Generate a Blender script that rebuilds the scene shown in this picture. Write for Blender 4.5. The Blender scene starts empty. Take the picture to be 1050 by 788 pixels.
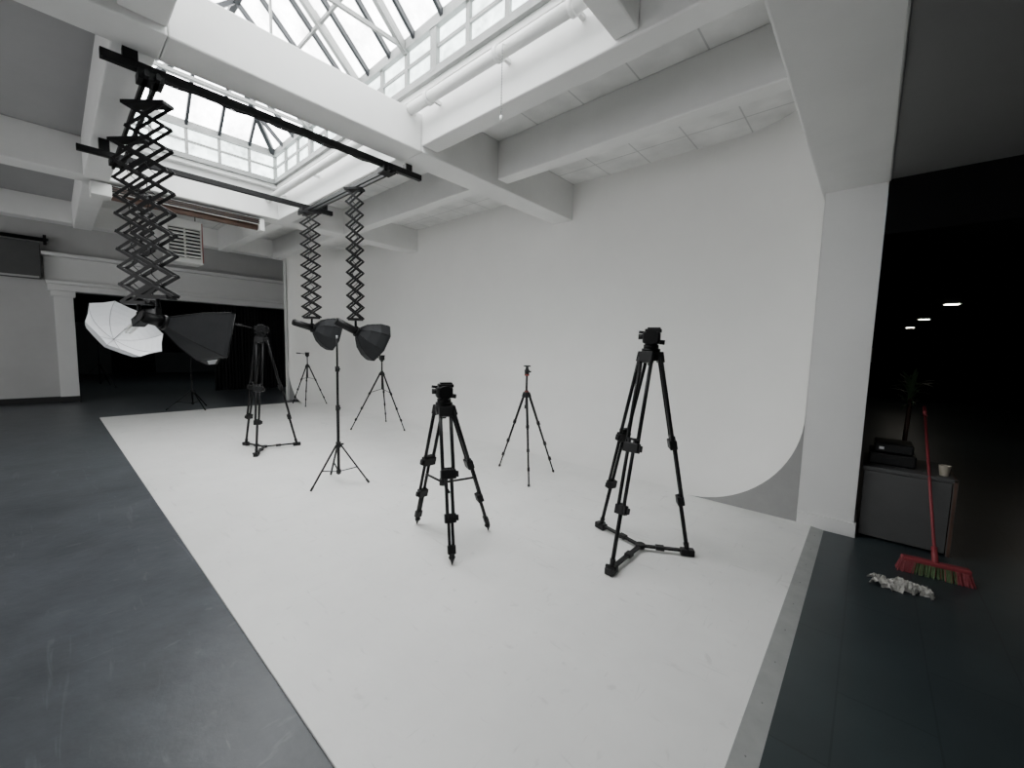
import bpy, bmesh, math, random
from mathutils import Vector, Matrix
random.seed(4)
V = Vector
# ------------------------------------------------------------------ materials
MATS = {}
def paint(name, col, rough=0.6, var=0.0, vscale=2.0, bump=0.0, bscale=40.0, metal=0.0, spec=0.5, scuff=None):
    """scuff=(colour, amount, scale): thin worn streaks and specks over the paint"""
    if name in MATS: return MATS[name]
    m = bpy.data.materials.new(name); m.use_nodes = True
    nt = m.node_tree; b = nt.nodes['Principled BSDF']
    b.inputs['Base Color'].default_value = (*col, 1)
    b.inputs['Roughness'].default_value = rough
    b.inputs['Metallic'].default_value = metal
    b.inputs['Specular IOR Level'].default_value = spec
    tc = nt.nodes.new('ShaderNodeTexCoord')
    cur = None
    if var > 0:
        n = nt.nodes.new('ShaderNodeTexNoise'); n.inputs['Scale'].default_value = vscale
        n.inputs['Detail'].default_value = 8; n.inputs['Roughness'].default_value = 0.65
        nt.links.new(tc.outputs['Object'], n.inputs['Vector'])
        r = nt.nodes.new('ShaderNodeValToRGB')
        r.color_ramp.elements[0].position = 0.3; r.color_ramp.elements[1].position = 0.7
        r.color_ramp.elements[0].color = (*[c*(1-var) for c in col], 1)
        r.color_ramp.elements[1].color = (*[min(1, c*(1+var)) for c in col], 1)
        nt.links.new(n.outputs['Fac'], r.inputs['Fac'])
        cur = r.outputs['Color']
        nt.links.new(cur, b.inputs['Base Color'])
    if scuff and cur:
        sc, amt, ss = scuff
        for kx, (st, th, dist) in enumerate((((1, 9, 1), .69, 1.6), ((7, 1, 1), .70, 2.2), ((5, 5, 5), .70, .3))):
            mp = nt.nodes.new('ShaderNodeMapping'); mp.inputs['Scale'].default_value = st
            mp.inputs['Rotation'].default_value = (0, 0, .5+kx*.7); mp.inputs['Location'].default_value = (kx*7.3, kx*3.1, 0)
            n3 = nt.nodes.new('ShaderNodeTexNoise'); n3.inputs['Scale'].default_value = ss
            n3.inputs['Detail'].default_value = 4; n3.inputs['Distortion'].default_value = dist
            mr = nt.nodes.new('ShaderNodeMapRange'); mr.inputs['From Min'].default_value = th-.04
            mr.inputs['From Max'].default_value = th+.03; mr.inputs['To Max'].default_value = amt
            mx = nt.nodes.new('ShaderNodeMix'); mx.data_type = 'RGBA'
            nt.links.new(tc.outputs['Object'], mp.inputs[0]); nt.links.new(mp.outputs[0], n3.inputs['Vector'])
            nt.links.new(n3.outputs['Fac'], mr.inputs['Value']); nt.links.new(mr.outputs[0], mx.inputs['Factor'])
            nt.links.new(cur, mx.inputs['A']); mx.inputs['B'].default_value = (*sc, 1)
            cur = mx.outputs['Result']
        nt.links.new(cur, b.inputs['Base Color'])
    if bump > 0:
        n2 = nt.nodes.new('ShaderNodeTexNoise'); n2.inputs['Scale'].default_value = bscale
        n2.inputs['Detail'].default_value = 6
        nt.links.new(tc.outputs['Object'], n2.inputs['Vector'])
        bp = nt.nodes.new('ShaderNodeBump'); bp.inputs['Strength'].default_value = bump
        bp.inputs['Distance'].default_value = 0.01
        nt.links.new(n2.outputs['Fac'], bp.inputs['Height'])
        nt.links.new(bp.outputs['Normal'], b.inputs['Normal'])
    MATS[name] = m
    return m
def emit(name, col, strength, var=0.0, scale=3.0):
    if name in MATS: return MATS[name]
    m = bpy.data.materials.new(name); m.use_nodes = True
    nt = m.node_tree; nt.nodes.clear()
    o = nt.nodes.new('ShaderNodeOutputMaterial'); e = nt.nodes.new('ShaderNodeEmission')
    e.inputs['Color'].default_value = (*col, 1); e.inputs['Strength'].default_value = strength
    nt.links.new(e.outputs[0], o.inputs[0])
    if var > 0:
        tc = nt.nodes.new('ShaderNodeTexCoord')
        n = nt.nodes.new('ShaderNodeTexNoise'); n.inputs['Scale'].default_value = scale
        n.inputs['Detail'].default_value = 10; n.inputs['Roughness'].default_value = 0.8
        nt.links.new(tc.outputs['Object'], n.inputs['Vector'])
        mr = nt.nodes.new('ShaderNodeMapRange')
        mr.inputs['From Min'].default_value = 0.35; mr.inputs['From Max'].default_value = 0.65
        mr.inputs['To Min'].default_value = strength*(1-var); mr.inputs['To Max'].default_value = strength*(1+var)
        nt.links.new(n.outputs['Fac'], mr.inputs['Value'])
        nt.links.new(mr.outputs[0], e.inputs['Strength'])
    MATS[name] = m
    return m
def brickmat(name, col, line, w, h, mortar=0.012, rough=0.6, offset=0.0, rot=0.0, var=0.0, shift=(0,0,0)):
    m = bpy.data.materials.new(name); m.use_nodes = True
    nt = m.node_tree; b = nt.nodes['Principled BSDF']; b.inputs['Roughness'].default_value = rough
    tc = nt.nodes.new('ShaderNodeTexCoord'); mp = nt.nodes.new('ShaderNodeMapping')
    mp.inputs['Rotation'].default_value = (0, 0, rot); mp.inputs['Location'].default_value = shift
    br = nt.nodes.new('ShaderNodeTexBrick'); br.offset = offset
    br.inputs['Color1'].default_value = (*col, 1)
    br.inputs['Color2'].default_value = (*[c*(1-var) for c in col], 1)
    br.inputs['Mortar'].default_value = (*line, 1); br.inputs['Scale'].default_value = 1
    br.inputs['Mortar Size'].default_value = mortar; br.inputs['Brick Width'].default_value = w
    br.inputs['Row Height'].default_value = h
    nt.links.new(tc.outputs['Object'], mp.inputs[0]); nt.links.new(mp.outputs[0], br.inputs['Vector'])
    n = nt.nodes.new('ShaderNodeTexNoise'); n.inputs['Scale'].default_value = 3; n.inputs['Detail'].default_value = 8
    nt.links.new(tc.outputs['Object'], n.inputs['Vector'])
    mr = nt.nodes.new('ShaderNodeMapRange'); mr.inputs['From Min'].default_value = .3; mr.inputs['From Max'].default_value = .7
    mr.inputs['To Min'].default_value = .85; mr.inputs['To Max'].default_value = 1.1
    nt.links.new(n.outputs['Fac'], mr.inputs['Value'])
    mx = nt.nodes.new('ShaderNodeMix'); mx.data_type = 'RGBA'; mx.blend_type = 'MULTIPLY'
    mx.inputs['Factor'].default_value = 1
    nt.links.new(br.outputs['Color'], mx.inputs['A']); nt.links.new(mr.outputs[0], mx.inputs['B'])
    nt.links.new(mx.outputs['Result'], b.inputs['Base Color'])
    MATS[name] = m
    return m

M_cyc   = paint('cyc_white_paint', (.87,.865,.845), .55, .02, 1.2, .05, 60)
M_wfl   = paint('white_floor_paint', (.83,.83,.81), .45, .04, 2.5, .12, 30, scuff=((.55,.55,.53), .35, 2.2))
M_white = paint('white_wall_paint', (.74,.74,.73), .6, .03, 1.5, .08, 30)
M_beam  = paint('beam_white_paint', (.72,.72,.71), .55, .04, 2.0, .1, 25)
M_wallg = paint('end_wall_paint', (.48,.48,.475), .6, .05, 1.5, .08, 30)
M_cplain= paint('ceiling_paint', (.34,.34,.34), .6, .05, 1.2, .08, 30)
M_rceil = paint('grey_ceiling_paint', (.15,.15,.15), .6, .04, 1.5, .05, 30)
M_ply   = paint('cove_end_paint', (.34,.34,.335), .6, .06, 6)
M_floor = paint('grey_floor_paint', (.062,.069,.078), .40, .26, 3.0, .25, 14, scuff=((.13,.14,.15), .45, 1.6))
M_tile  = brickmat('teal_floor_paint', (.036,.048,.052), (.024,.032,.035), .9, .32, .004, .36, .5, math.pi/2, .06)
M_panel = brickmat('ceiling_panels', (.74,.74,.73), (.50,.50,.50), .60, 1.25, .008, .6, 0, 0, .03)
M_black = paint('black_room_paint', (.004,.004,.0045), .8, .2, 3, spec=.1)
M_bdark = paint('back_room_paint', (.016,.016,.017), .8, .2, 3, spec=.2)
M_bmet  = paint('black_anodised_metal', (.004,.004,.0045), .42, 0, metal=.0, spec=.22)
M_bplas = paint('black_plastic', (.006,.006,.0065), .5, spec=.3)
M_dgrey = paint('dark_grey_fabric', (.018,.019,.021), .75, .15, 8, .2, 80, spec=.3)
M_red   = paint('red_anodised', (.20,.025,.02), .4)
M_broom = paint('red_plastic', (.26,.04,.05), .5)
M_green = paint('green_bristle', (.10,.16,.07), .8, .3, 30)
M_silver= paint('silver_reflective', (.6,.6,.62), .35, metal=.8)
M_umb   = paint('white_umbrella_fabric', (.85,.86,.88), .6)
M_strip = paint('floor_edge_strip', (.36,.37,.36), .5, .10, 8)
M_base  = paint('black_baseboard', (.012,.012,.013), .45)
M_cab   = paint('cabinet_grey', (.075,.076,.076), .6, .12, 2)
M_wood  = paint('dark_wood', (.09,.05,.036), .5, .3, 6)
M_rag   = paint('rag_cloth', (.50,.49,.46), .9, .3, 12, .5, 30)
M_leaf  = paint('leaf_green', (.07,.13,.06), .45)
M_cup   = paint('cup_white', (.42,.38,.31), .4)
M_frame = paint('skylight_frame_grey', (.20,.205,.20), .5, .15, 8)
M_frdk  = paint('skylight_frame_dark', (.02,.022,.025), .5, spec=.25)
M_steel = paint('heater_steel_white', (.66,.66,.64), .45)
M_glass = emit('wired_daylight_glass', (.985,.995,1.0), 13.0, .42, 2.6)
M_clear = emit('clerestory_daylight_glass', (.88,1.0,.98), 6.0, .60, 3.5)
M_fillwin   = emit('added_fill_window_glow', (.99,.995,1.0), 4.0, .1, 1.0)  # fill glow for the added windows behind the camera
M_lamp  = emit('downlight_glow', (1,.93,.8), 30)
M_bulb  = paint('bulb_white_glass', (.8,.8,.78), .3)

# ------------------------------------------------------------------ mesh builder
class B:
    def __init__(s, name, loc=(0,0,0)):
        s.name=name; s.bm=bmesh.new(); s.mats=[]; s.loc=V(loc)
    def mi(s, m):
        if m not in s.mats: s.mats.append(m)
        return s.mats.index(m)
    def face(s, vs, m, smooth=False):
        f = s.bm.faces.new([s.bm.verts.new(v) for v in vs]); f.material_index=s.mi(m); f.smooth=smooth
        return f
    def obox(s, c, ax, hs, m, bev=0.0):
        c=V(c); ax=[V(a).normalized() for a in ax]; vs=[]
        for i in (-1,1):
            for j in (-1,1):
                for k in (-1,1):
                    vs.append(s.bm.verts.new(c+ax[0]*hs[0]*i+ax[1]*hs[1]*j+ax[2]*hs[2]*k))
        fs=[]
        for q in ((0,1,3,2),(4,6,7,5),(0,4,5,1),(2,3,7,6),(0,2,6,4),(1,5,7,3)):
            f=s.bm.faces.new([vs[a] for a in q]); f.material_index=s.mi(m); fs.append(f)
        if bev>0:
            es=list({e for f in fs for e in f.edges})
            bmesh.ops.bevel(s.bm, geom=es, offset=bev, segments=2, affect='EDGES', profile=.5)
    def box(s,x0,x1,y0,y1,z0,z1,m,bev=0.0):
        s.obox(((x0+x1)/2,(y0+y1)/2,(z0+z1)/2),((1,0,0),(0,1,0),(0,0,1)),(abs(x1-x0)/2,abs(y1-y0)/2,abs(z1-z0)/2),m,bev)
    def prism(s,poly,z0,z1,m):
        k=s.mi(m); A=[s.bm.verts.new((x,y,z0)) for x,y in poly]; C=[s.bm.verts.new((x,y,z1)) for x,y in poly]
        n=len(poly)
        for f in [s.bm.faces.new(A[::-1]),s.bm.faces.new(C)]+[s.bm.faces.new((A[i],A[(i+1)%n],C[(i+1)%n],C[i])) for i in range(n)]: f.material_index=k
    def cyl(s,p0,p1,r0,m,r1=None,seg=12,cap=True):
        p0=V(p0);p1=V(p1); r1=r0 if r1 is None else r1
        d=(p1-p0).normalized(); a=d.orthogonal().normalized(); b=d.cross(a)
        A=[];C=[]
        for i in range(seg):
            t=2*math.pi*i/seg; o=a*math.cos(t)+b*math.sin(t)
            A.append(s.bm.verts.new(p0+o*r0)); C.append(s.bm.verts.new(p1+o*r1))
        k=s.mi(m)
        for i in range(seg):
            j=(i+1)%seg; f=s.bm.faces.new((A[i],A[j],C[j],C[i])); f.material_index=k; f.smooth=True
        if cap:
            f=s.bm.faces.new(A[::-1]); f.material_index=k
            f=s.bm.faces.new(C); f.material_index=k
    def path(s, pts, r, m, seg=6):
        for a,b in zip(pts[:-1],pts[1:]): s.cyl(a,b,r,m,seg=seg)
    def sph(s,c,r,m,sc=(1,1,1),u=14,v=9):
        mat=Matrix.Translation(V(c))@Matrix.Diagonal((*sc,1))
        g=bmesh.ops.create_uvsphere(s.bm,u_segments=u,v_segments=v,radius=r,matrix=mat)
        k=s.mi(m)
        for f in {f for v_ in g['verts'] for f in v_.link_faces}: f.material_index=k; f.smooth=True
    def done(s, parent=None, fixn=True):
        if fixn: bmesh.ops.recalc_face_normals(s.bm, faces=s.bm.faces)
        me=bpy.data.meshes.new(s.name); s.bm.to_mesh(me); s.bm.free()
        for m in s.mats: me.materials.append(m)
        o=bpy.data.objects.new(s.name, me); bpy.context.collection.objects.link(o); o.location=s.loc
        if parent: o.parent=parent
        return o

# ------------------------------------------------------------------ camera (calibrated from the vanishing points)
F=415.0
a=V((45-525,394-345,-F)).normalized(); b_=V((900-525,394-366,-F)).normalized()
cX=-a; cZ=cX.cross(b_).normalized()
mid=(cX+b_).normalized(); df=(b_-cX).normalized()
mid=(mid-cZ*mid.dot(cZ)).normalized(); df=cZ.cross(mid)
cX=(mid-df).normalized(); cY=(mid+df).normalized()
R=Matrix((cX,cY,cZ))
cam=bpy.data.cameras.new('camera'); co=bpy.data.objects.new('camera',cam); bpy.context.collection.objects.link(co)
cam.sensor_width=36; cam.lens=36*F/1050; cam.clip_start=.02; cam.clip_end=200
mw=R.to_4x4(); mw.translation=V((0,0,1.5)); co.matrix_world=mw
bpy.context.scene.camera=co

# ------------------------------------------------------------------ room
CZ=4.0; YW=5.4; XR=-.39; XC=.0; YC=4.33; XL=-11.2; XE=-13.8
FH=.012
# floors
o=B('floor'); o.box(-24,-.19,-5,5.6,-.1,0,M_floor); o.done()
o=B('floor_side'); o.box(-.19,6,-5,21,-.1,0,M_tile); o.done()
o=B('cyclorama_floor'); o.prism([(-10.7,.51),(-.28,.594),(-.28,YC),(-10.7,YC)],.0005,FH,M_wfl)
o.box(XL+.05,XR-.03,YC,YW,.0005,FH,M_wfl)
o.done()
o=B('floor_edge_strip')
o.face([(-.28,-1,FH+.001),(-.19,-1,.001),(-.19,YC-.01,.001),(-.28,YC-.01,FH+.001)],M_strip)
for i in range(12):
    o.cyl((-.235,.7+i*.31,.007),(-.235,.7+i*.31,.0085),.0035,M_frame,seg=8)
o.done()
# cyclorama
R0=.96; RC=1.0
plan=[]
def arc(cx,cy,a0,a1,n):
    return [((cx+RC*math.cos(t),cy+RC*math.sin(t)),(-math.cos(t),-math.sin(t))) for t in [a0+(a1-a0)*i/n for i in range(n+1)]]
plan.append(((XL,3.98),(1,0)))
plan+=arc(XL+RC,YW-RC,math.pi,math.pi/2,16)
for i in range(1,12):
    plan.append(((XL+RC+(XR-XL-2*RC)*i/12,YW),(0,-1)))
plan+=arc(XR-RC,YW-RC,math.pi/2,0,16)
plan.append(((XR,YC-.003),(-1,0)))
prof=[(R0*(1-math.sin(t)),FH+R0*(1-math.cos(t))) for t in [math.pi/2*i/20 for i in range(21)]]
prof+= [(0,z) for z in (1.4,2,2.6,3.2,CZ)]
bm=bmesh.new(); grid=[]
for (p,n) in plan:
    grid.append([bm.verts.new((p[0]+n[0]*d,p[1]+n[1]*d,z)) for d,z in prof])
for i in range(len(grid)-1):
    for j in range(len(prof)-1):
        f=bm.faces.new((grid[i][j],grid[i+1][j],grid[i+1][j+1],grid[i][j+1])); f.smooth=True
bm.normal_update()
me=bpy.data.meshes.new('cyclorama_wall'); bm.to_mesh(me); bm.free(); me.materials.append(M_cyc)
bmo=bpy.data.objects.new('cyclorama_wall',me); bpy.context.collection.objects.link(bmo)
# plywood ends of the cove
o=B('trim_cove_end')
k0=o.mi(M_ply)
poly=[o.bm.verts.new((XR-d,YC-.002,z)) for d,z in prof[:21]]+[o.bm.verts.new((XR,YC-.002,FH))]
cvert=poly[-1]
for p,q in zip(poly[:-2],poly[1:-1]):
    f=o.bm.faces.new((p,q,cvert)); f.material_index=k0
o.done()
o=B('trim_cyc_end'); o.box(XL-.12,XL,3.96,4.0,0,CZ,M_white); o.box(XL-.12,XL-.02,4.0,YW+.05,0,CZ,M_wallg); o.done()
# walls
o=B('wall_north'); o.box(XE-.2,XC,YW+.03,YW+.2,0,CZ,M_white); o.done()
o=B('wall_west')
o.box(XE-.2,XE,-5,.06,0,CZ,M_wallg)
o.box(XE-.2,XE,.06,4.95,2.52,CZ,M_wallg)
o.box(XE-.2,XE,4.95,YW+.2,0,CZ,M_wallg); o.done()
o=B('trim_pilaster'); o.box(XE-.2,XE+.1,.06,.36,0,2.52,M_white,.01); o.box(XE-.2,XE+.14,.02,.40,2.40,2.52,M_white,.01)
o.done()
o=B('trim_lintel'); o.box(XE,XE+.18,-.02,4.98,2.52,2.66,M_white,.015); o.box(XE,XE+.24,-.04,4.98,2.66,2.74,M_white,.015)
o.box(XE,XE+.10,-.05,4.98,2.74,3.26,M_white,.01); o.box(XE,XE+.28,-.08,4.98,3.26,3.34,M_white,.015); o.done()
o=B('baseboard_west'); o.box(XE,XE+.025,-5,.06,0,.14,M_base); o.box(XE+.1,XE+.12,.05,.37,0,.14,M_base); o.done()
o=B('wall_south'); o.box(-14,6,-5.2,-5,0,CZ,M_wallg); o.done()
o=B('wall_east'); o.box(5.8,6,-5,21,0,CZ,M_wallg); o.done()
for i,x in enumerate((-11,-7.5,-4,-.5)):  # unseen windows added behind the camera to brighten the room
    o=B('added_fill_window_%d'%(i+2)); o.box(x-1.2,x+1.2,-5,-4.97,1.0,3.2,M_fillwin)
    for xx in (-1.2,-.4,.4,1.2): o.box(x+xx-.03,x+xx+.03,-5,-4.92,.95,3.25,M_frame)
    for zz in (1.0,2.1,3.2): o.box(x-1.2,x+1.2,-5,-4.93,zz-.03,zz+.03,M_frame)
    o.done()
# column
o=B('column'); o.box(XR,XC,YC,YW+.2,0,2.86,M_white,.004); o.done()
o=B('baseboard_column'); o.box(XR+.003,XC+.015,YC-.02,YC,0,.12,M_white,.004); o.box(XC,XC+.015,YC,YC+.4,0,.12,M_white); o.done()
# ceiling
SX0,SX1,SY0,SY1=-7.50,-1.45,.62,2.56
T=.08
o=B('ceiling')
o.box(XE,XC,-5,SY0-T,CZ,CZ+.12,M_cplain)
o.box(XE,XC,SY1+T,YW+.2,CZ,CZ+.12,M_panel)
o.box(XE,SX0-T,SY0-T,SY1+T,CZ,CZ+.12,M_panel)
o.box(SX1+T,XC,SY0-T,SY1+T,CZ,CZ+.12,M_panel)
o.done()
o=B('ceiling_side'); o.box(XC,6,-5,YC,2.86,2.96,M_rceil); o.done()
# beams
def beam(x0,x1,y0,y1,z0,z1=CZ,m=None):
    o=B('ceiling_beam'); o.box(x0,x1,y0,y1,z0,z1,m or M_beam,.012); return o.done()
beam(-3.96,-3.60,-5,.60,3.47); beam(-3.96,-3.60,.60,2.60,3.47,3.84); beam(-3.96,-3.60,2.60,YW,3.47)
beam(-7.95,-7.60,-5,YW,3.54)
beam(-11.62,-11.30,-5,YW,3.60)
beam(-.415,.012,-5,YC+.3,2.845,CZ+.1)
for xa,xb in ((-3.6,-.41),(-7.6,-3.96),(-11.3,-7.95)):
    beam(xa,xb,.36,.60,3.52); beam(xa,xb,2.60,2.80,3.53); beam(xa,xb,3.72,3.90,3.55); beam(xa,xb,-1.9,-1.7,3.55)
beam(-1.45,-1.28,.60,2.60,3.56)
# right dark room
o=B('wall_dark_room')
o.box(XC,5.8,20.8,21,0,2.9,M_black); o.box(XC-.05,XC-.001,YC+.45,21,0,2.9,M_black); o.box(3.2,3.3,YC+.02,21,0,2.9,M_black)
o.done()
o=B('ceiling_dark_room'); o.box(XC+.001,5.8,YC,21,2.45,2.96,M_black); o.done()
# left dark room
o=B('wall_back_room'); o.box(-24.2,-24,-3,9,0,3.6,M_bdark); o.box(-24,XE-.2,-3.1,-3,0,3.6,M_bdark); o.box(-24,XE-.2,8,8.1,0,3.6,M_bdark)
o.box(-23.99,-23.95,-.5,1.6,0,2.1,M_cab); o.box(-23.99,-23.9,3.0,5.5,0,.9,M_cab)
o.done()
o=B('ceiling_back_room'); o.box(-24,XE-.2,-3,8,3.3,3.5,M_bdark); o.done()
o=B('floor_back_room'); o.box(-24,XE-.2,5.6,8,-.1,0,M_floor); o.done()
for yy in (1.2,3.4):  # glowing panels added above the doorway view to lift the dark back room
    o=B('added_back_room_light',(-17.0,yy,3.30)); o.box(-.6,.6,-.10,.10,-.05,0,M_steel,.005); o.box(-.57,.57,-.08,.08,-.058,-.05,emit('added_fill_glow',(.9,1,.95),11.0)); o.done()
# black curtain
o=B('black_curtain')
n=160; pr=None
for i in range(n+1):
    y=3.1+2.0*i/n; x=-14.35+.05*math.sin(i*.9)+.02*math.sin(i*2.3)
    if pr: o.face([(pr[0],pr[1],.03),(x,y,.03),(x,y,3.0),(pr[0],pr[1],3.0)],M_bdark,True)
    pr=(x,y)
o.cyl((-14.35,2.6,3.0),(-14.35,5.2,3.0),.02,M_bmet)
o.done()

# ------------------------------------------------------------------ skylight lantern (one long hipped lantern above the beams)
def skylight(idx,x0,x1,y0,y1,inset):
    o=B('added_fill_window_%d'%idx)
    z1=4.09; z2=4.52; zr=5.42; ym=(y0+y1)/2
    for (ax,bx,ay,by) in ((x0-T,x1+T,y0-T,y0),(x0-T,x1+T,y1,y1+T),(x0-T,x0,y0,y1),(x1,x1+T,y0,y1)):
        o.box(ax,bx,ay,by,CZ+.001,z1,M_beam)
    o.face([(x0,y0,z1),(x1,y0,z1),(x1,y0,z2),(x0,y0,z2)],M_clear)
    o.face([(x0,y1,z1),(x1,y1,z1),(x1,y1,z2),(x0,y1,z2)],M_clear)
    o.face([(x0,y0,z1),(x0,y1,z1),(x0,y1,z2),(x0,y0,z2)],M_clear)
    o.face([(x1,y0,z1),(x1,y1,z1),(x1,y1,z2),(x1,y0,z2)],M_clear)
    def bar(p,q,r,m,hh=1.4): 
        p=V(p);q=V(q);d=(q-p).normalized(); up=V((0,0,1)) if abs(d.z)<.9 else V((1,0,0)); s=d.cross(up).normalized(); u=s.cross(d)
        o.obox((p+q)/2,(d,s,u),((q-p).length/2,r,r*hh),m)
    nx=round((x1-x0)/.46)
    for i in range(nx+1):
        x=x0+(x1-x0)*i/nx
        for y in (y0+.015,y1-.015): bar((x,y,z1),(x,y,z2),.018 if i%3 else .032,M_frame)
    ny=5
    for i in range(ny+1):
        y=y0+(y1-y0)*i/ny
        for x in (x0+.015,x1-.015): bar((x,y,z1),(x,y,z2),.018,M_frame)
    for z,r in ((z1,.025),((z1+z2)/2,.011),(z2,.035)):
        for y in (y0+.02,y1-.02): bar((x0,y,z),(x1,y,z),r,M_frame)
        for x in (x0+.02,x1-.02): bar((x,y0,z),(x,y1,z),r,M_frame)
    ra=(x0+inset,ym,zr); rb=(x1-inset,ym,zr)
    A=(x0,y0,z2);Bq=(x1,y0,z2);C=(x1,y1,z2);D=(x0,y1,z2)
    o.face([A,Bq,rb,ra],M_glass); o.face([D,C,rb,ra],M_glass); o.face([A,D,ra],M_glass); o.face([Bq,C,rb],M_glass)
    dz=-.03
    def sh(p,z=dz): return (p[0],p[1],p[2]+z)
    for p,q in ((ra,rb),(A,ra),(D,ra),(Bq,rb),(C,rb)): bar(sh(p),sh(q),.032,M_frdk)
    nb=round((x1-x0)/.43)
    for i in range(1,nb):
        x=x0+(x1-x0)*i/nb
        t=min(1,(x-x0)/inset,(x1-x)/inset)
        for y in (y0,y1):
            bar((x,y,z2+dz),(x,y+(ym-y)*t,z2+(zr-z2)*t+dz),.019,M_frdk)
    for i in range(1,5):
        y=y0+(y1-y0)*i/5; t=1-abs(y-ym)/((y1-y0)/2)
        for x,sx in ((x0,1),(x1,-1)):
            bar((x,y,z2+dz),(x+sx*inset*t,y,z2+(zr-z2)*t+dz),.018,M_frdk)
    for t in (.5,):
        zz=z2+(zr-z2)*t+dz-.02
        for y in (y0,y1): bar((x0+inset*t,y+(ym-y)*t,zz),(x1-inset*t,y+(ym-y)*t,zz),.014,M_frame)
        for x,sx in ((x0,1),(x1,-1)): bar((x+sx*inset*t,y0+(ym-y0)*t,zz),(x+sx*inset*t,y1+(ym-y1)*t,zz),.014,M_frame)
    for x in (x0+1.4,-4.7,-3.78,-2.6):
        bar((x,y0,z2-.02),(x,y1,z2-.02),.014,M_frame)
        bar((x,ym,z2),(x,ym,zr-.1),.010,M_frame)
        for sg in (-1,1):
            bar((x,ym+sg*.95,z2),(x,ym+sg*.42,zr-.42),.014,M_frame)
            bar((x,ym+sg*.95,z2-.06),(x,ym,zr-.08),.026,M_frame)
    return o.done()
skylight(1,SX0,SX1,SY0,SY1,1.0)
o=B('heating_pipe'); o.cyl((-3.59,2.46,3.82),(-1.46,2.46,3.82),.05,M_beam,seg=20)
for x in (-3.3,-2.4,-1.7): o.cyl((x-.02,2.46,3.82),(x+.02,2.46,3.82),.062,M_beam,seg=20); o.box(x-.015,x+.015,2.46,2.595,3.81,3.84,M_beam)
o.done()
o=B('heating_pipe'); o.cyl((-7.58,2.46,3.82),(-3.97,2.46,3.82),.05,M_beam,seg=20)
for x in (-7.2,-6,-4.6): o.box(x-.015,x+.015,2.46,2.595,3.81,3.84,M_beam)
o.done()
o=B('pull_chain')
for i in range(24): o.sph((-2.28,2.38,3.75-i*.02),.006,M_frame,u=6,v=4)
o.cyl((-2.28,2.38,3.80),(-2.28,2.38,3.28),.003,M_frame,seg=5); o.cyl((-2.28,2.38,3.80),(-2.28,2.46,3.82),.004,M_steel,seg=5)
o.cyl((-2.28,2.38,3.28),(-2.28,2.38,3.24),.01,M_steel,seg=8)
o.done()

# ------------------------------------------------------------------ ceiling rail system
RZ=3.38
o=B('lighting_rail_system')
def rail(x0,x1,y0,y1,z,w=.025,h=.03):
    o.box(x0-w if x0==x1 else x0,x1+w if x0==x1 else x1,y0-w if y0==y1 else y0,y1+w if y0==y1 else y1,z-h,z+h,M_bmet,.003)
rail(-3.97,-3.97,.30,2.85,RZ); rail(-6.05,-6.05,.25,2.8,RZ)
for x in (-3.97,-6.05):
    for y in (.45,2.68): o.box(x-.03,x+.03,y-.04,y+.04,RZ+.03,3.53 if x<-5 else 3.47,M_bmet)
for y in (.55,2.42):
    for dy in (-.03,.03): o.box(-6.2,-3.85,y+dy-.012,y+dy+.012,RZ-.09,RZ-.05,M_bmet)
    for x in (-3.97,-6.05): o.box(x-.07,x+.07,y-.07,y+.07,RZ-.09,RZ-.03,M_bmet,.005)
pts=[(-3.97+.03,.5+i*.04,RZ-.03-.03*abs(math.sin(i*.35))) for i in range(52)]
o.path(pts,.005,M_bmet,5)
o.done()

def pantograph(o,x,y,zt,zb,n,w,ang,th=.011):
    h=(zt-zb)/n; u=V((math.cos(ang),math.sin(ang),0)); nrm=V((-math.sin(ang),math.cos(ang),0))
    for side in (-.035,.035):
        for i in range(n):
            z0=zt-h*i; z1=z0-h
            for s_,off in ((1,.004),(-1,-.004)):
                p=V((x,y,z0))+u*w*s_+nrm*(side+off); q=V((x,y,z1))-u*w*s_+nrm*(side+off)
                d=(q-p).normalized(); o.obox((p+q)/2,(d,d.cross(nrm),nrm),((q-p).length/2+.008,th,.0025),M_bmet)
    for i in range(n):
        z0=zt-h*i
        c=V((x,y,z0-h/2)); o.cyl(c-nrm*.04,c+nrm*.04,.006,M_bmet,seg=6)
        for s_ in (1,-1):
            c=V((x,y,z0))+u*w*s_; o.cyl(c-nrm*.042,c+nrm*.042,.006,M_bmet,seg=6)
    o.obox((x,y,zt+.008),(u,nrm,(0,0,1)),(w+.02,.05,.012),M_bmet)
    o.obox((x,y,zb-.01),(u,nrm,(0,0,1)),(w*.8,.05,.015),M_bmet)
    pts=[(x+.03*math.sin(i*.9),y+.03*math.cos(i*.9),zt-(zt-zb)*i/60) for i in range(61)]
    o.path(pts,.004,M_bmet,5)
    o.cyl((x,y,zb),(x,y,zb-.12),.014,M_bmet)
    o.obox((x,y,zb-.12),((1,0,0),(0,1,0),(0,0,1)),(.025,.02,.03),M_bplas,.004)
def strobe(o,c,d,L=.26,r=.05):
    c=V(c);d=V(d).normalized(); o.cyl(c-d*L,c,r,M_bplas,seg=16); o.cyl(c-d*(L+.015),c-d*L,r*.85,M_bmet,seg=16)
    o.cyl(c,c+d*.03,r*1.35,M_bmet,seg=20)
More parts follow.
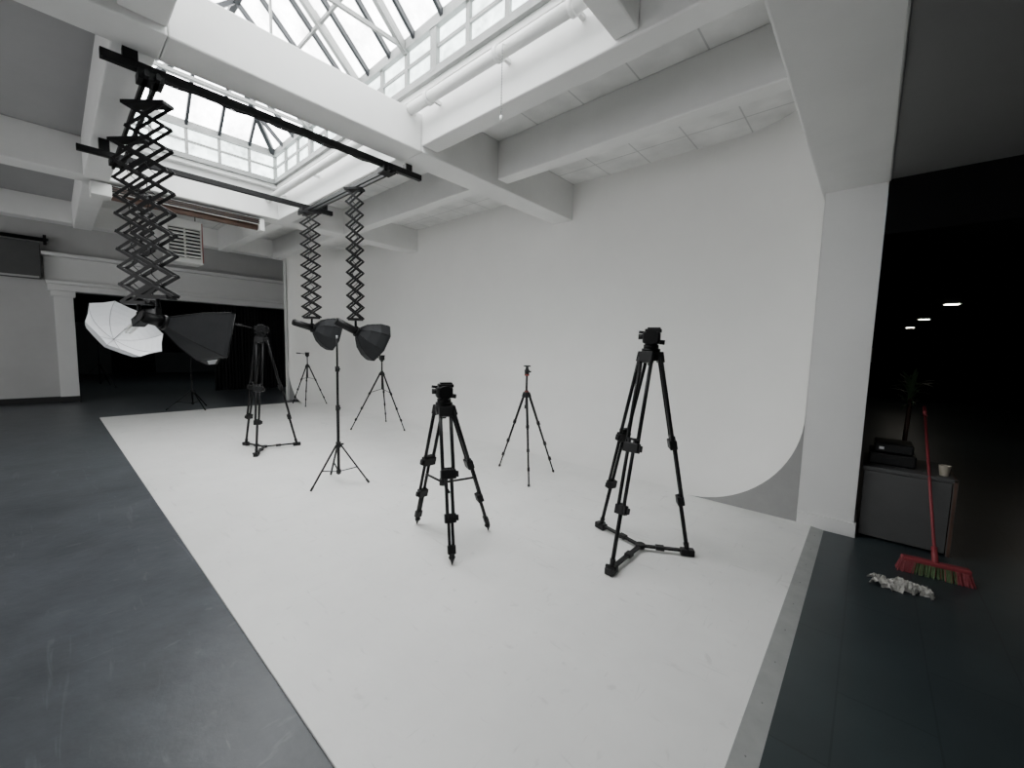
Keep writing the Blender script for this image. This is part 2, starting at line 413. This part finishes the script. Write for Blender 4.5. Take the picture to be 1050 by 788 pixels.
def softbox(o,c,d,n,rm,depth,m,roll=0,ratio=1.0,outer=None):
    """cloth box: n sides, apex at c, mouth at c+d*depth"""
    c=V(c);d=V(d).normalized(); s=d.cross(V((0,0,1))).normalized(); u=s.cross(d)
    rings=[(.0,.16),(.10,.34),(.35,.66),(.7,.9),(1,1.0),(1.10,1.0)] if n>4 else [(.0,.16),(.06,.24),(.5,.66),(1,1.0),(1.10,1.0)]
    prev=None
    for t,rr in rings:
        ring=[]
        for i in range(n):
            th=2*math.pi*(i+.5)/n+roll; ring.append(c+d*depth*t+(s*math.cos(th)*ratio+u*math.sin(th))*rm*rr)
        if prev:
            for i in range(n):
                j=(i+1)%n; o.face([prev[i],prev[j],ring[j],ring[i]],m)
                o.cyl(prev[i],ring[i],.005,M_bmet,seg=5,cap=False)
        prev=ring
    inner=[p-d*depth*.10 for p in prev]
    o.face(inner,M_umb)
    for i in range(n):
        o.cyl(prev[i],prev[(i+1)%n],.006,M_bplas,seg=5)

# pantographs + lamps
o=B('pantograph_softbox_light'); pantograph(o,-4.28,.57,RZ-.11,1.84,9,.145,math.radians(40),.013)
c=V((-4.28,.58,1.64)); ax=V((-.24,.84,-.24)).normalized()
strobe(o,c,ax,.12,.045); softbox(o,c+ax*.02,ax,4,.28,.38,M_dgrey,.12,.95)
o.done()
o=B('pantograph_umbrella_light'); pantograph(o,-5.15,.55,RZ-.11,1.84,9,.15,math.radians(35),.013)
ax=V((-.62,-.42,-.52)).normalized(); c=V((-5.15,.55,1.66))
o.obox(c-ax*.06,(ax,V((0,1,0)),ax.cross(V((0,1,0)))),(.09,.045,.05),M_bplas,.008)
o.cyl(c+ax*.03,c+ax*.06,.03,M_bulb); 
for kk in range(4):
    th=kk*math.pi/2; s_=ax.orthogonal().normalized(); u_=ax.cross(s_); of=(s_*math.cos(th)+u_*math.sin(th))*.022
    o.cyl(c+ax*.05+of,c+ax*.17+of,.011,M_bulb,seg=8)
apex=c+ax*.36+V((0,0,.03)); s_=ax.orthogonal().normalized(); u_=ax.cross(s_)
o.cyl(c-ax*.05+V((0,0,.05)),apex+ax*.03,.004,M_silver,seg=6)
prev=None; rad=.32
for t in [i/8 for i in range(9)]:
    ring=[]
    for i in range(32):
        th=2*math.pi*i/32; sc=1-.10*abs(math.sin(th*4))**1*t
        rr=rad*math.sin(t*1.15)/math.sin(1.15)*sc; dd=-.19*(t**2)
        ring.append(apex+ax*dd+(s_*math.cos(th)+u_*math.sin(th))*rr)
    if prev:
        for i in range(32):
            j=(i+1)%32
            if t>.13: o.face([prev[i],prev[j],ring[j],ring[i]],M_umb,True)
            else: o.face([apex,ring[j],ring[i]],M_umb,True)
        for i in range(0,32,4): o.cyl(prev[i]-ax*.004,ring[i]-ax*.004,.003,M_silver,seg=4,cap=False)
    prev=ring
o.done()
for nm,x,y,zt,zb,n,sc in (('a',-4.62,2.40,RZ-.11,1.80,11,1),('b',-5.90,2.42,RZ-.11,1.86,10,1)):
    o=B('pantograph_octabox_light'); pantograph(o,x,y,zt,zb,n,.085 if nm=='a' else .12,math.radians(35))
    ax=V((.10,.86,-.42)).normalized() if nm=='a' else V((.06,.90,-.25)).normalized()
    c=V((x,y,zb-.15)); strobe(o,c,ax,.24,.045); softbox(o,c+ax*.02,ax,8,.25,.27,M_dgrey)
    o.done()

# ------------------------------------------------------------------ tripods
def fluid_head(o,z,yaw=0,handle=None):
    d=V((math.cos(yaw),math.sin(yaw),0)); s=V((-d.y,d.x,0)); k=V((0,0,1))
    o.cyl((0,0,z-.05),(0,0,z-.005),.028,M_bplas,r1=.05,seg=16)
    o.cyl((0,0,z-.12),(0,0,z-.05),.018,M_bmet)
    o.cyl((0,0,z),(0,0,z+.028),.052,M_bplas,seg=20)
    o.cyl((0,0,z+.028),(0,0,z+.045),.044,M_bmet,seg=20)
    o.obox((0,0,z+.078),(d,s,k),(.060,.054,.042),M_bplas,.014)
    o.cyl(s*.082+V((0,0,z+.080)),-s*.078+V((0,0,z+.080)),.050,M_bmet,seg=20)
    o.cyl(s*.096+V((0,0,z+.080)),s*.082+V((0,0,z+.080)),.034,M_bplas,seg=16)
    o.obox(d*.010+V((0,0,z+.128)),(d,s,k),(.056,.042,.012),M_bplas,.004)
    o.obox(d*.014+V((0,0,z+.144)),(d,s,k),(.044,.028,.007),M_bmet,.002)
    o.cyl(d*.045+V((0,0,z+.05)),d*.090+V((0,0,z+.045)),.017,M_bplas)
    o.cyl(-d*.045+V((0,0,z+.085)),-d*.090+V((0,0,z+.085)),.020,M_bplas)
    o.cyl(s*.02-d*.05+V((0,0,z+.115)),s*.02-d*.09+V((0,0,z+.120)),.010,M_bplas)
    if handle:
        h=V(handle); p=V((0,0,z+.08))+h.normalized()*.05; o.cyl(p,p+h,.007,M_bmet); o.cyl(p+h*.62,p+h,.014,M_bplas)
def video_tripod(loc,feet,H,spreader='ground',yaw=0,handle=None,sc=1.0):
    """twin-tube video tripod"""
    o=B('video_tripod',(loc[0],loc[1],FH))
    zh=H-.150; hub=V((0,0,zh-.06))
    o.cyl((0,0,zh-.085),(0,0,zh-.02),.062,M_bplas,r1=.068,seg=18)
    o.cyl((0,0,zh-.02),(0,0,zh+.001),.064,M_bmet,seg=18)
    fluid_head(o,zh,yaw,handle)
    ft=[V((f[0]-loc[0],f[1]-loc[1],0)) for f in feet]
    for f in ft:
        rad=V((f.x,f.y,0)).normalized(); tan=V((-rad.y,rad.x,0))
        top=hub+rad*.065; foot=f+V((0,0,.03)); d=(foot-top); L=d.length; d.normalize(); n=d.cross(tan).normalized()
        P=lambda t: top+d*L*t
        o.obox(top,(tan,d,n),(.048,.038,.022),M_bplas,.005)
        for sg in (-1,1):
            o.cyl(P(0)+tan*.038*sg,P(.46)+tan*.038*sg,.0135,M_bmet)
            o.cyl(P(.40)+tan*.020*sg+n*.012,P(.74)+tan*.020*sg+n*.012,.0125,M_bmet)
        o.obox(P(.44),(tan,d,n),(.055,.034,.026),M_bplas,.006)
        o.obox(P(.44)+tan*.060,(tan,d,n),(.014,.022,.014),M_bplas,.004)
        o.obox(P(.40),(tan,d,n),(.047,.008,.014),M_bplas)
        o.obox(P(.73),(tan,d,n),(.040,.032,.024),M_bplas,.005)
        o.obox(P(.73)+tan*.046,(tan,d,n),(.012,.02,.012),M_bplas,.003)
        if spreader=='ground':
            o.cyl(P(.70),P(.975),.0145,M_bmet)
        else:
            for sg in (-1,1): o.cyl(P(.70)+tan*.013*sg,P(.96)+tan*.013*sg,.011,M_bmet)
            o.obox(P(.93),(tan,d,n),(.028,.03,.017),M_bplas,.005)
        o.cyl(P(.955),P(1.0),.02,M_bplas,r1=.014)
        if spreader=='ground':
            o.obox(f+V((0,0,.026)),(rad,tan,(0,0,1)),(.048,.028,.024),M_bplas,.006)
            o.cyl(f+tan*.04+V((0,0,.04)),f-tan*.04+V((0,0,.04)),.013,M_bmet)
        else:
            o.cyl(foot+d*-.01,f+V((0,0,.0)),.014,M_bplas,r1=.003)
            o.sph(f-rad*.01+V((0,0,.05)),.024,M_bplas,(1,1,.8),10,6)
    if spreader=='ground':
        o.cyl((0,0,.02),(0,0,.05),.035,M_bplas,seg=16)
        for f in ft:
            rad=f.normalized(); tan=V((-rad.y,rad.x,0))
            o.obox(f*.5+V((0,0,.035)),(rad,tan,(0,0,1)),(f.length/2,.015,.008),M_bmet)
            o.obox(f*.42+V((0,0,.035)),(rad,tan,(0,0,1)),(.03,.022,.014),M_bplas)
    else:
        zc=zh*.42
        o.cyl((0,0,zc-.02),(0,0,zc+.03),.030,M_bplas,seg=14)
        for f in ft:
            rad=f.normalized(); top=hub+rad*.065; t=.56; q=top+(f+V((0,0,.03))-top)*t
            o.cyl((rad.x*.02,rad.y*.02,zc),q,.009,M_bmet,seg=8)
    return o.done()
def tri(c,r,a0): return [(c[0]+r*math.cos(a0+i*2.0944),c[1]+r*math.sin(a0+i*2.0944)) for i in range(3)]
video_tripod((-1.185,2.84),[(-1.19,2.40),(-.90,3.01),(-1.58,2.96)],1.655,'ground',yaw=math.radians(20))
video_tripod((-2.38,1.93),[(-2.03,1.73),(-2.73,1.94),(-2.22,2.27)],1.215,'mid',yaw=math.radians(60))
video_tripod((-6.22,1.88),[(-5.88,1.68),(-6.13,2.27),(-6.60,1.76)],1.72,'ground',yaw=math.radians(-20),handle=(-.12,-.22,.05))

def photo_tripod(loc,feet,H,accent=None,ball=True,brace=True,handle=None):
    o=B('photo_tripod',(loc[0],loc[1],FH)); ac=accent or M_bplas
    zh=H-.34; hub=V((0,0,zh))
    o.cyl((0,0,zh-.03),(0,0,zh+.03),.036,M_bplas,r1=.03,seg=16)
    o.cyl((0,0,zh+.03),(0,0,zh+.05),.024,ac,seg=16)
    o.cyl((0,0,zh-.28 if brace else zh-.16),(0,0,H-.10),.0125,M_bmet)
    o.cyl((0,0,H-.12),(0,0,H-.10),.028,ac,seg=16)
    if ball:
        o.cyl((0,0,H-.10),(0,0,H-.05),.026,M_bplas,r1=.030,seg=14); o.sph((0,0,H-.045),.021,M_bplas)
        o.cyl((0,0,H-.03),(0,0,H-.015),.016,M_bplas); o.box(-.034,.034,-.024,.024,H-.015,H,M_bplas,.003)
        o.cyl((.02,0,H-.07),(.055,0,H-.07),.010,M_bplas)
    else:
        o.box(-.035,.035,-.035,.035,H-.10,H-.03,M_bplas,.005); o.box(-.05,.05,-.035,.035,H-.03,H-.01,M_bplas,.003)
        h=V(handle or (.15,.15,-.03)); o.cyl((0,0,H-.05),V((0,0,H-.05))+h,.007,M_bmet); o.cyl(V((0,0,H-.05))+h*.6,V((0,0,H-.05))+h,.013,M_bplas)
    for f_ in feet:
        f=V((f_[0]-loc[0],f_[1]-loc[1],0)); rad=f.normalized(); tan=V((-rad.y,rad.x,0))
        top=hub+rad*.035; d=(f-top); L=d.length; d.normalize(); n=d.cross(tan)
        P=lambda t: top+d*L*t
        o.obox(top,(tan,d,n),(.018,.03,.014),M_bplas,.003)
        for t0,t1,r in ((0,.36,.0145),(.34,.62,.0125),(.60,.82,.0105),(.80,.99,.009)): o.cyl(P(t0),P(t1),r,M_bmet,seg=10)
        for t,r in ((.36,.019),(.62,.017),(.82,.0145)): o.cyl(P(t-.018),P(t+.018),r,M_bplas,seg=10); o.obox(P(t)+n*.012,(tan,d,n),(.010,.022,.008),M_bplas)
        o.cyl(P(.975),P(1.0),.015,M_bplas,r1=.013,seg=10)
        if brace:
            o.cyl((0,0,zh-.27),P(.34),.005,M_bmet,seg=6)
    if accent: o.cyl((0,0,zh-.16),(0,0,zh-.12),.02,M_bplas)
    return o.done()
photo_tripod((-2.95,3.60),[(-3.39,3.64),(-2.65,3.32),(-2.77,3.94)],1.29,M_red,True,False)
photo_tripod((-6.50,3.86),[(-6.66,3.35),(-5.97,3.98),(-6.93,4.2)],1.31,None,False,True,(-.1,-.16,-.02))
photo_tripod((-10.05,4.0),[(-10.50,3.82),(-9.75,3.82),(-9.95,4.40)],1.27,None,False,True,(-.12,-.2,.02))

def light_stand(loc,feet,H,zc,name='light_stand',top=None,z0=FH):
    o=B(name,(loc[0],loc[1],z0))
    o.cyl((0,0,.10),(0,0,H*.52),.0155,M_bmet); o.cyl((0,0,H*.5),(0,0,H*.78),.0125,M_bmet); o.cyl((0,0,H*.76),(0,0,H-.03),.010,M_bmet)
    for t in (H*.52,H*.78): o.cyl((0,0,t-.03),(0,0,t+.025),.022,M_bplas); o.cyl((.015,0,t),(.05,0,t),.009,M_bplas)
    o.cyl((0,0,H-.04),(0,0,H),.008,M_silver)
    o.cyl((0,0,zc-.03),(0,0,zc+.03),.026,M_bplas); o.cyl((0,0,.11),(0,0,.15),.024,M_bplas); o.cyl((0,.015,zc),(0,.055,zc),.010,M_bplas)
    for f_ in feet:
        f=V((f_[0]-loc[0],f_[1]-loc[1],.012)); rad=V((f.x,f.y,0)).normalized(); tan=V((-rad.y,rad.x,0))
        p=V((0,0,zc))+rad*.025; 
        d=(f-p).normalized()
        o.obox((p+f)/2,(d,tan,d.cross(tan)),((f-p).length/2,.009,.005),M_bmet)
        o.cyl(f-d*.05,f+V((0,0,-.0)),.012,M_bplas)
        q=p+(f-p)*.58
        o.obox((V((0,0,.13))+q)/2,((q-V((0,0,.13))).normalized(),tan,(q-V((0,0,.13))).cross(tan)),((q-V((0,0,.13))).length/2,.007,.004),M_bmet)
    if top=='umbrella':
        ax=V((.5,.75,-.1)).normalized(); c=V((0,0,H-.02)); strobe(o,c,ax,.2,.05); softbox(o,c+ax*.03,ax,8,.55,.4,M_cab)
    return o.done()
light_stand((-4.15,1.95),[(-4.08,1.63),(-3.92,2.17),(-4.47,2.01)],1.57,.42)
light_stand((-10.95,1.95),tri((-10.95,1.95),.45,.3),1.55,.40,top='umbrella',z0=0)
light_stand((-17.5,.9),tri((-17.5,.9),.55,.6),1.7,.7,z0=0)

# ------------------------------------------------------------------ heater unit, roller, backdrop box
o=B('unit_heater')
x=-9.5; y0,y1,z0,z1=1.42,1.94,2.90,3.66
o.box(x-.40,x,y0,y1,z0,z1,M_steel,.012)
o.box(x,x+.015,y0+.03,y1-.03,z0+.10,z1-.16,M_dgrey)
nf=8
for i in range(nf):
    z=z0+.13+(z1-z0-.32)*i/(nf-1); o.obox((x+.03,(y0+y1)/2,z),((0,1,0),(1,0,-.5),(.5,0,1)),((y1-y0)/2-.04,.030,.010),M_steel)
for yy in (y0+.02,(y0+y1)/2,y1-.02): o.box(x,x+.045,yy-.012,yy+.012,z0+.08,z1-.14,M_steel)
o.box(x,x+.05,y0,y1,z1-.15,z1,M_steel,.006); o.box(x,x+.05,y0,y1,z0,z0+.08,M_steel,.006)
o.box(x,x+.053,y1-.012,y1+.004,z0+.02,z1-.02,M_red)
for yy in (y0+.06,y1-.06): o.cyl((x-.17,yy,z1),(x-.17,yy,CZ),.008,M_bmet)
o.done()
o=B('roller_screen_housing')
o.box(-7.92,-7.66,.42,.62,3.35,3.51,M_steel,.01)
o.box(-7.90,-7.68,.62,2.35,3.41,3.51,M_wood,.01)
o.cyl((-7.80,.62,3.39),(-7.80,2.35,3.39),.05,M_wood,seg=18)
o.box(-7.92,-7.66,2.35,2.42,3.32,3.51,M_steel,.01)
for zz in (3.43,3.46,3.49): o.box(-7.68,-7.665,.62,2.35,zz-.006,zz+.006,M_bmet)
for yy in (.7,2.2): o.box(-7.80,-7.77,yy,yy+.03,3.51,3.54,M_bmet)
o.done()
o=B('backdrop_roll_box')
o.box(XE+.02,XE+.30,-2.6,-.08,2.74,3.50,M_cab,.02)
o.cyl((XE+.2,-2.7,3.58),(XE+.2,.05,3.58),.04,M_bmet); o.box(XE+.02,XE+.25,-.03,.02,3.5,3.68,M_bmet)
o.box(XE+.28,XE+.31,-2.5,-.12,2.74,2.78,M_strip)
o.done()

# ------------------------------------------------------------------ right side furniture
o=B('cabinet'); CR=.56
o.box(.03,CR-.03,4.42,5.0,.04,.57,M_cab,.006); o.box(.02,CR,4.40,5.02,.57,.60,M_cab,.004)
o.box(CR-.025,CR,4.40,5.02,0,.60,M_wood,.003); o.box(.05,CR-.05,4.46,4.96,0,.04,M_black)
o.box(.03,CR-.03,4.406,4.42,.02,.565,M_cab,.003)
o.done()
o=B('equipment_case'); o.box(.05,.34,4.55,4.90,.601,.70,M_bplas,.012); o.box(.08,.32,4.57,4.88,.701,.78,M_bplas,.012); o.box(.14,.24,4.54,4.555,.63,.66,M_dgrey)
o.box(.11,.14,4.56,4.57,.73,.75,M_silver); o.done()
o=B('paper_cup',(.49,4.50,.601)); o.cyl((0,0,0),(0,0,.075),.025,M_cup,r1=.034,seg=20,cap=False); o.cyl((0,0,0),(0,0,.004),.025,M_cup,seg=20); o.cyl((0,0,.073),(0,0,.078),.036,M_cup,seg=20,cap=False); o.done()
o=B('broom')
p0=V((.44,3.97,.11)); p1=V((.37,4.86,1.09))
o.cyl(p0,p1,.0095,M_broom); o.cyl(p1-(p1-p0).normalized()*.1,p1,.012,M_broom); o.cyl(p0-(p1-p0).normalized()*.03,p0+(p1-p0).normalized()*.09,.017,M_broom)
o.obox((.44,3.955,.085),((1,.12,0),(-.12,1,0),(0,0,1)),(.17,.03,.014),M_broom,.008)
random.seed(2)
for i in range(420):
    t=random.uniform(-.17,.17); w=random.uniform(-.028,.025); bx=.44+t; by=3.955+.12*t+w
    o.cyl((bx,by,.075),(bx+t*.14+random.uniform(-.006,.006),by+w*.8-.02,.002),.0028,M_broom if (abs(t)>.10 or i%5==0) else M_green,seg=4,cap=False)
o.done()
o=B('rag_pile',(.26,3.56,0))
random.seed(11)
for kx in range(11):
    cx=random.uniform(-.11,.11); cy=random.uniform(-.05,.05); L=random.uniform(.07,.13); ang=random.uniform(0,3.14); nn=10; mm=6
    dx,dy=math.cos(ang),math.sin(ang); ph=random.uniform(0,6)
    g=[]
    for i in range(nn+1):
        row=[]
        for j in range(mm+1):
            u=(i/nn-.5)*L; v=(j/mm-.5)*.06
            z=.012+.03*abs(math.sin(i*1.1+ph+j*.7))+.02*random.random()*(1-abs(i/nn-.5)*2)
            if i in (0,nn): z=.004
            row.append(o.bm.verts.new((cx+dx*u-dy*v+random.uniform(-.006,.006),cy+dy*u+dx*v+random.uniform(-.006,.006),z)))
        g.append(row)
    kk=o.mi(M_rag)
    for i in range(nn):
        for j in range(mm):
            f=o.bm.faces.new((g[i][j],g[i+1][j],g[i+1][j+1],g[i][j+1])); f.material_index=kk
o.done(fixn=False)
# plant behind the cabinet
o=B('potted_dracaena',(.33,6.0,0))
o.cyl((0,0,0),(0,0,.34),.13,M_cab,r1=.17,seg=20); o.cyl((0,0,.3),(.02,.02,1.10),.02,M_wood,seg=8)
random.seed(5)
for i in range(44):
    th=random.uniform(0,6.28); el=random.uniform(.2,1.35); L=random.uniform(.26,.31); base=V((.02,.02,1.12+random.uniform(-.14,.1)))
    d=V((math.cos(th),math.sin(th),0)); s=V((-d.y,d.x,0)); pr=None
    for t in [j/6 for j in range(7)]:
        p=base+d*L*t*math.cos(el)+V((0,0,L*(t*math.sin(el)-t*t*.35))); w=.022*(1-t)**.6+.001
        q=(p-s*w,p+s*w)
        if pr: o.face([pr[0],pr[1],q[1],q[0]],M_leaf,True)
        pr=q
o.done(fixn=False)
o=B('wall_poster'); o.box(.002,.012,7.6,8.4,1.42,1.62,M_cup); o.box(.012,.014,7.7,8.3,1.46,1.5,M_cab); o.done()
for i,(x,y) in enumerate(((.98,10.4),(.90,14.2),(.85,18.0),(2.2,10.4))):
    o=B('ceiling_downlight',(x,y,2.45)); o.cyl((0,0,-.012),(0,0,0),.12,M_steel,seg=24); o.cyl((0,0,-.016),(0,0,-.012),.095,M_lamp,seg=24); o.done()

# ------------------------------------------------------------------ world
w=bpy.data.worlds.new('World'); bpy.context.scene.world=w; w.use_nodes=True
bg=w.node_tree.nodes['Background']; bg.inputs[0].default_value=(.8,.9,1,1); bg.inputs[1].default_value=1.0
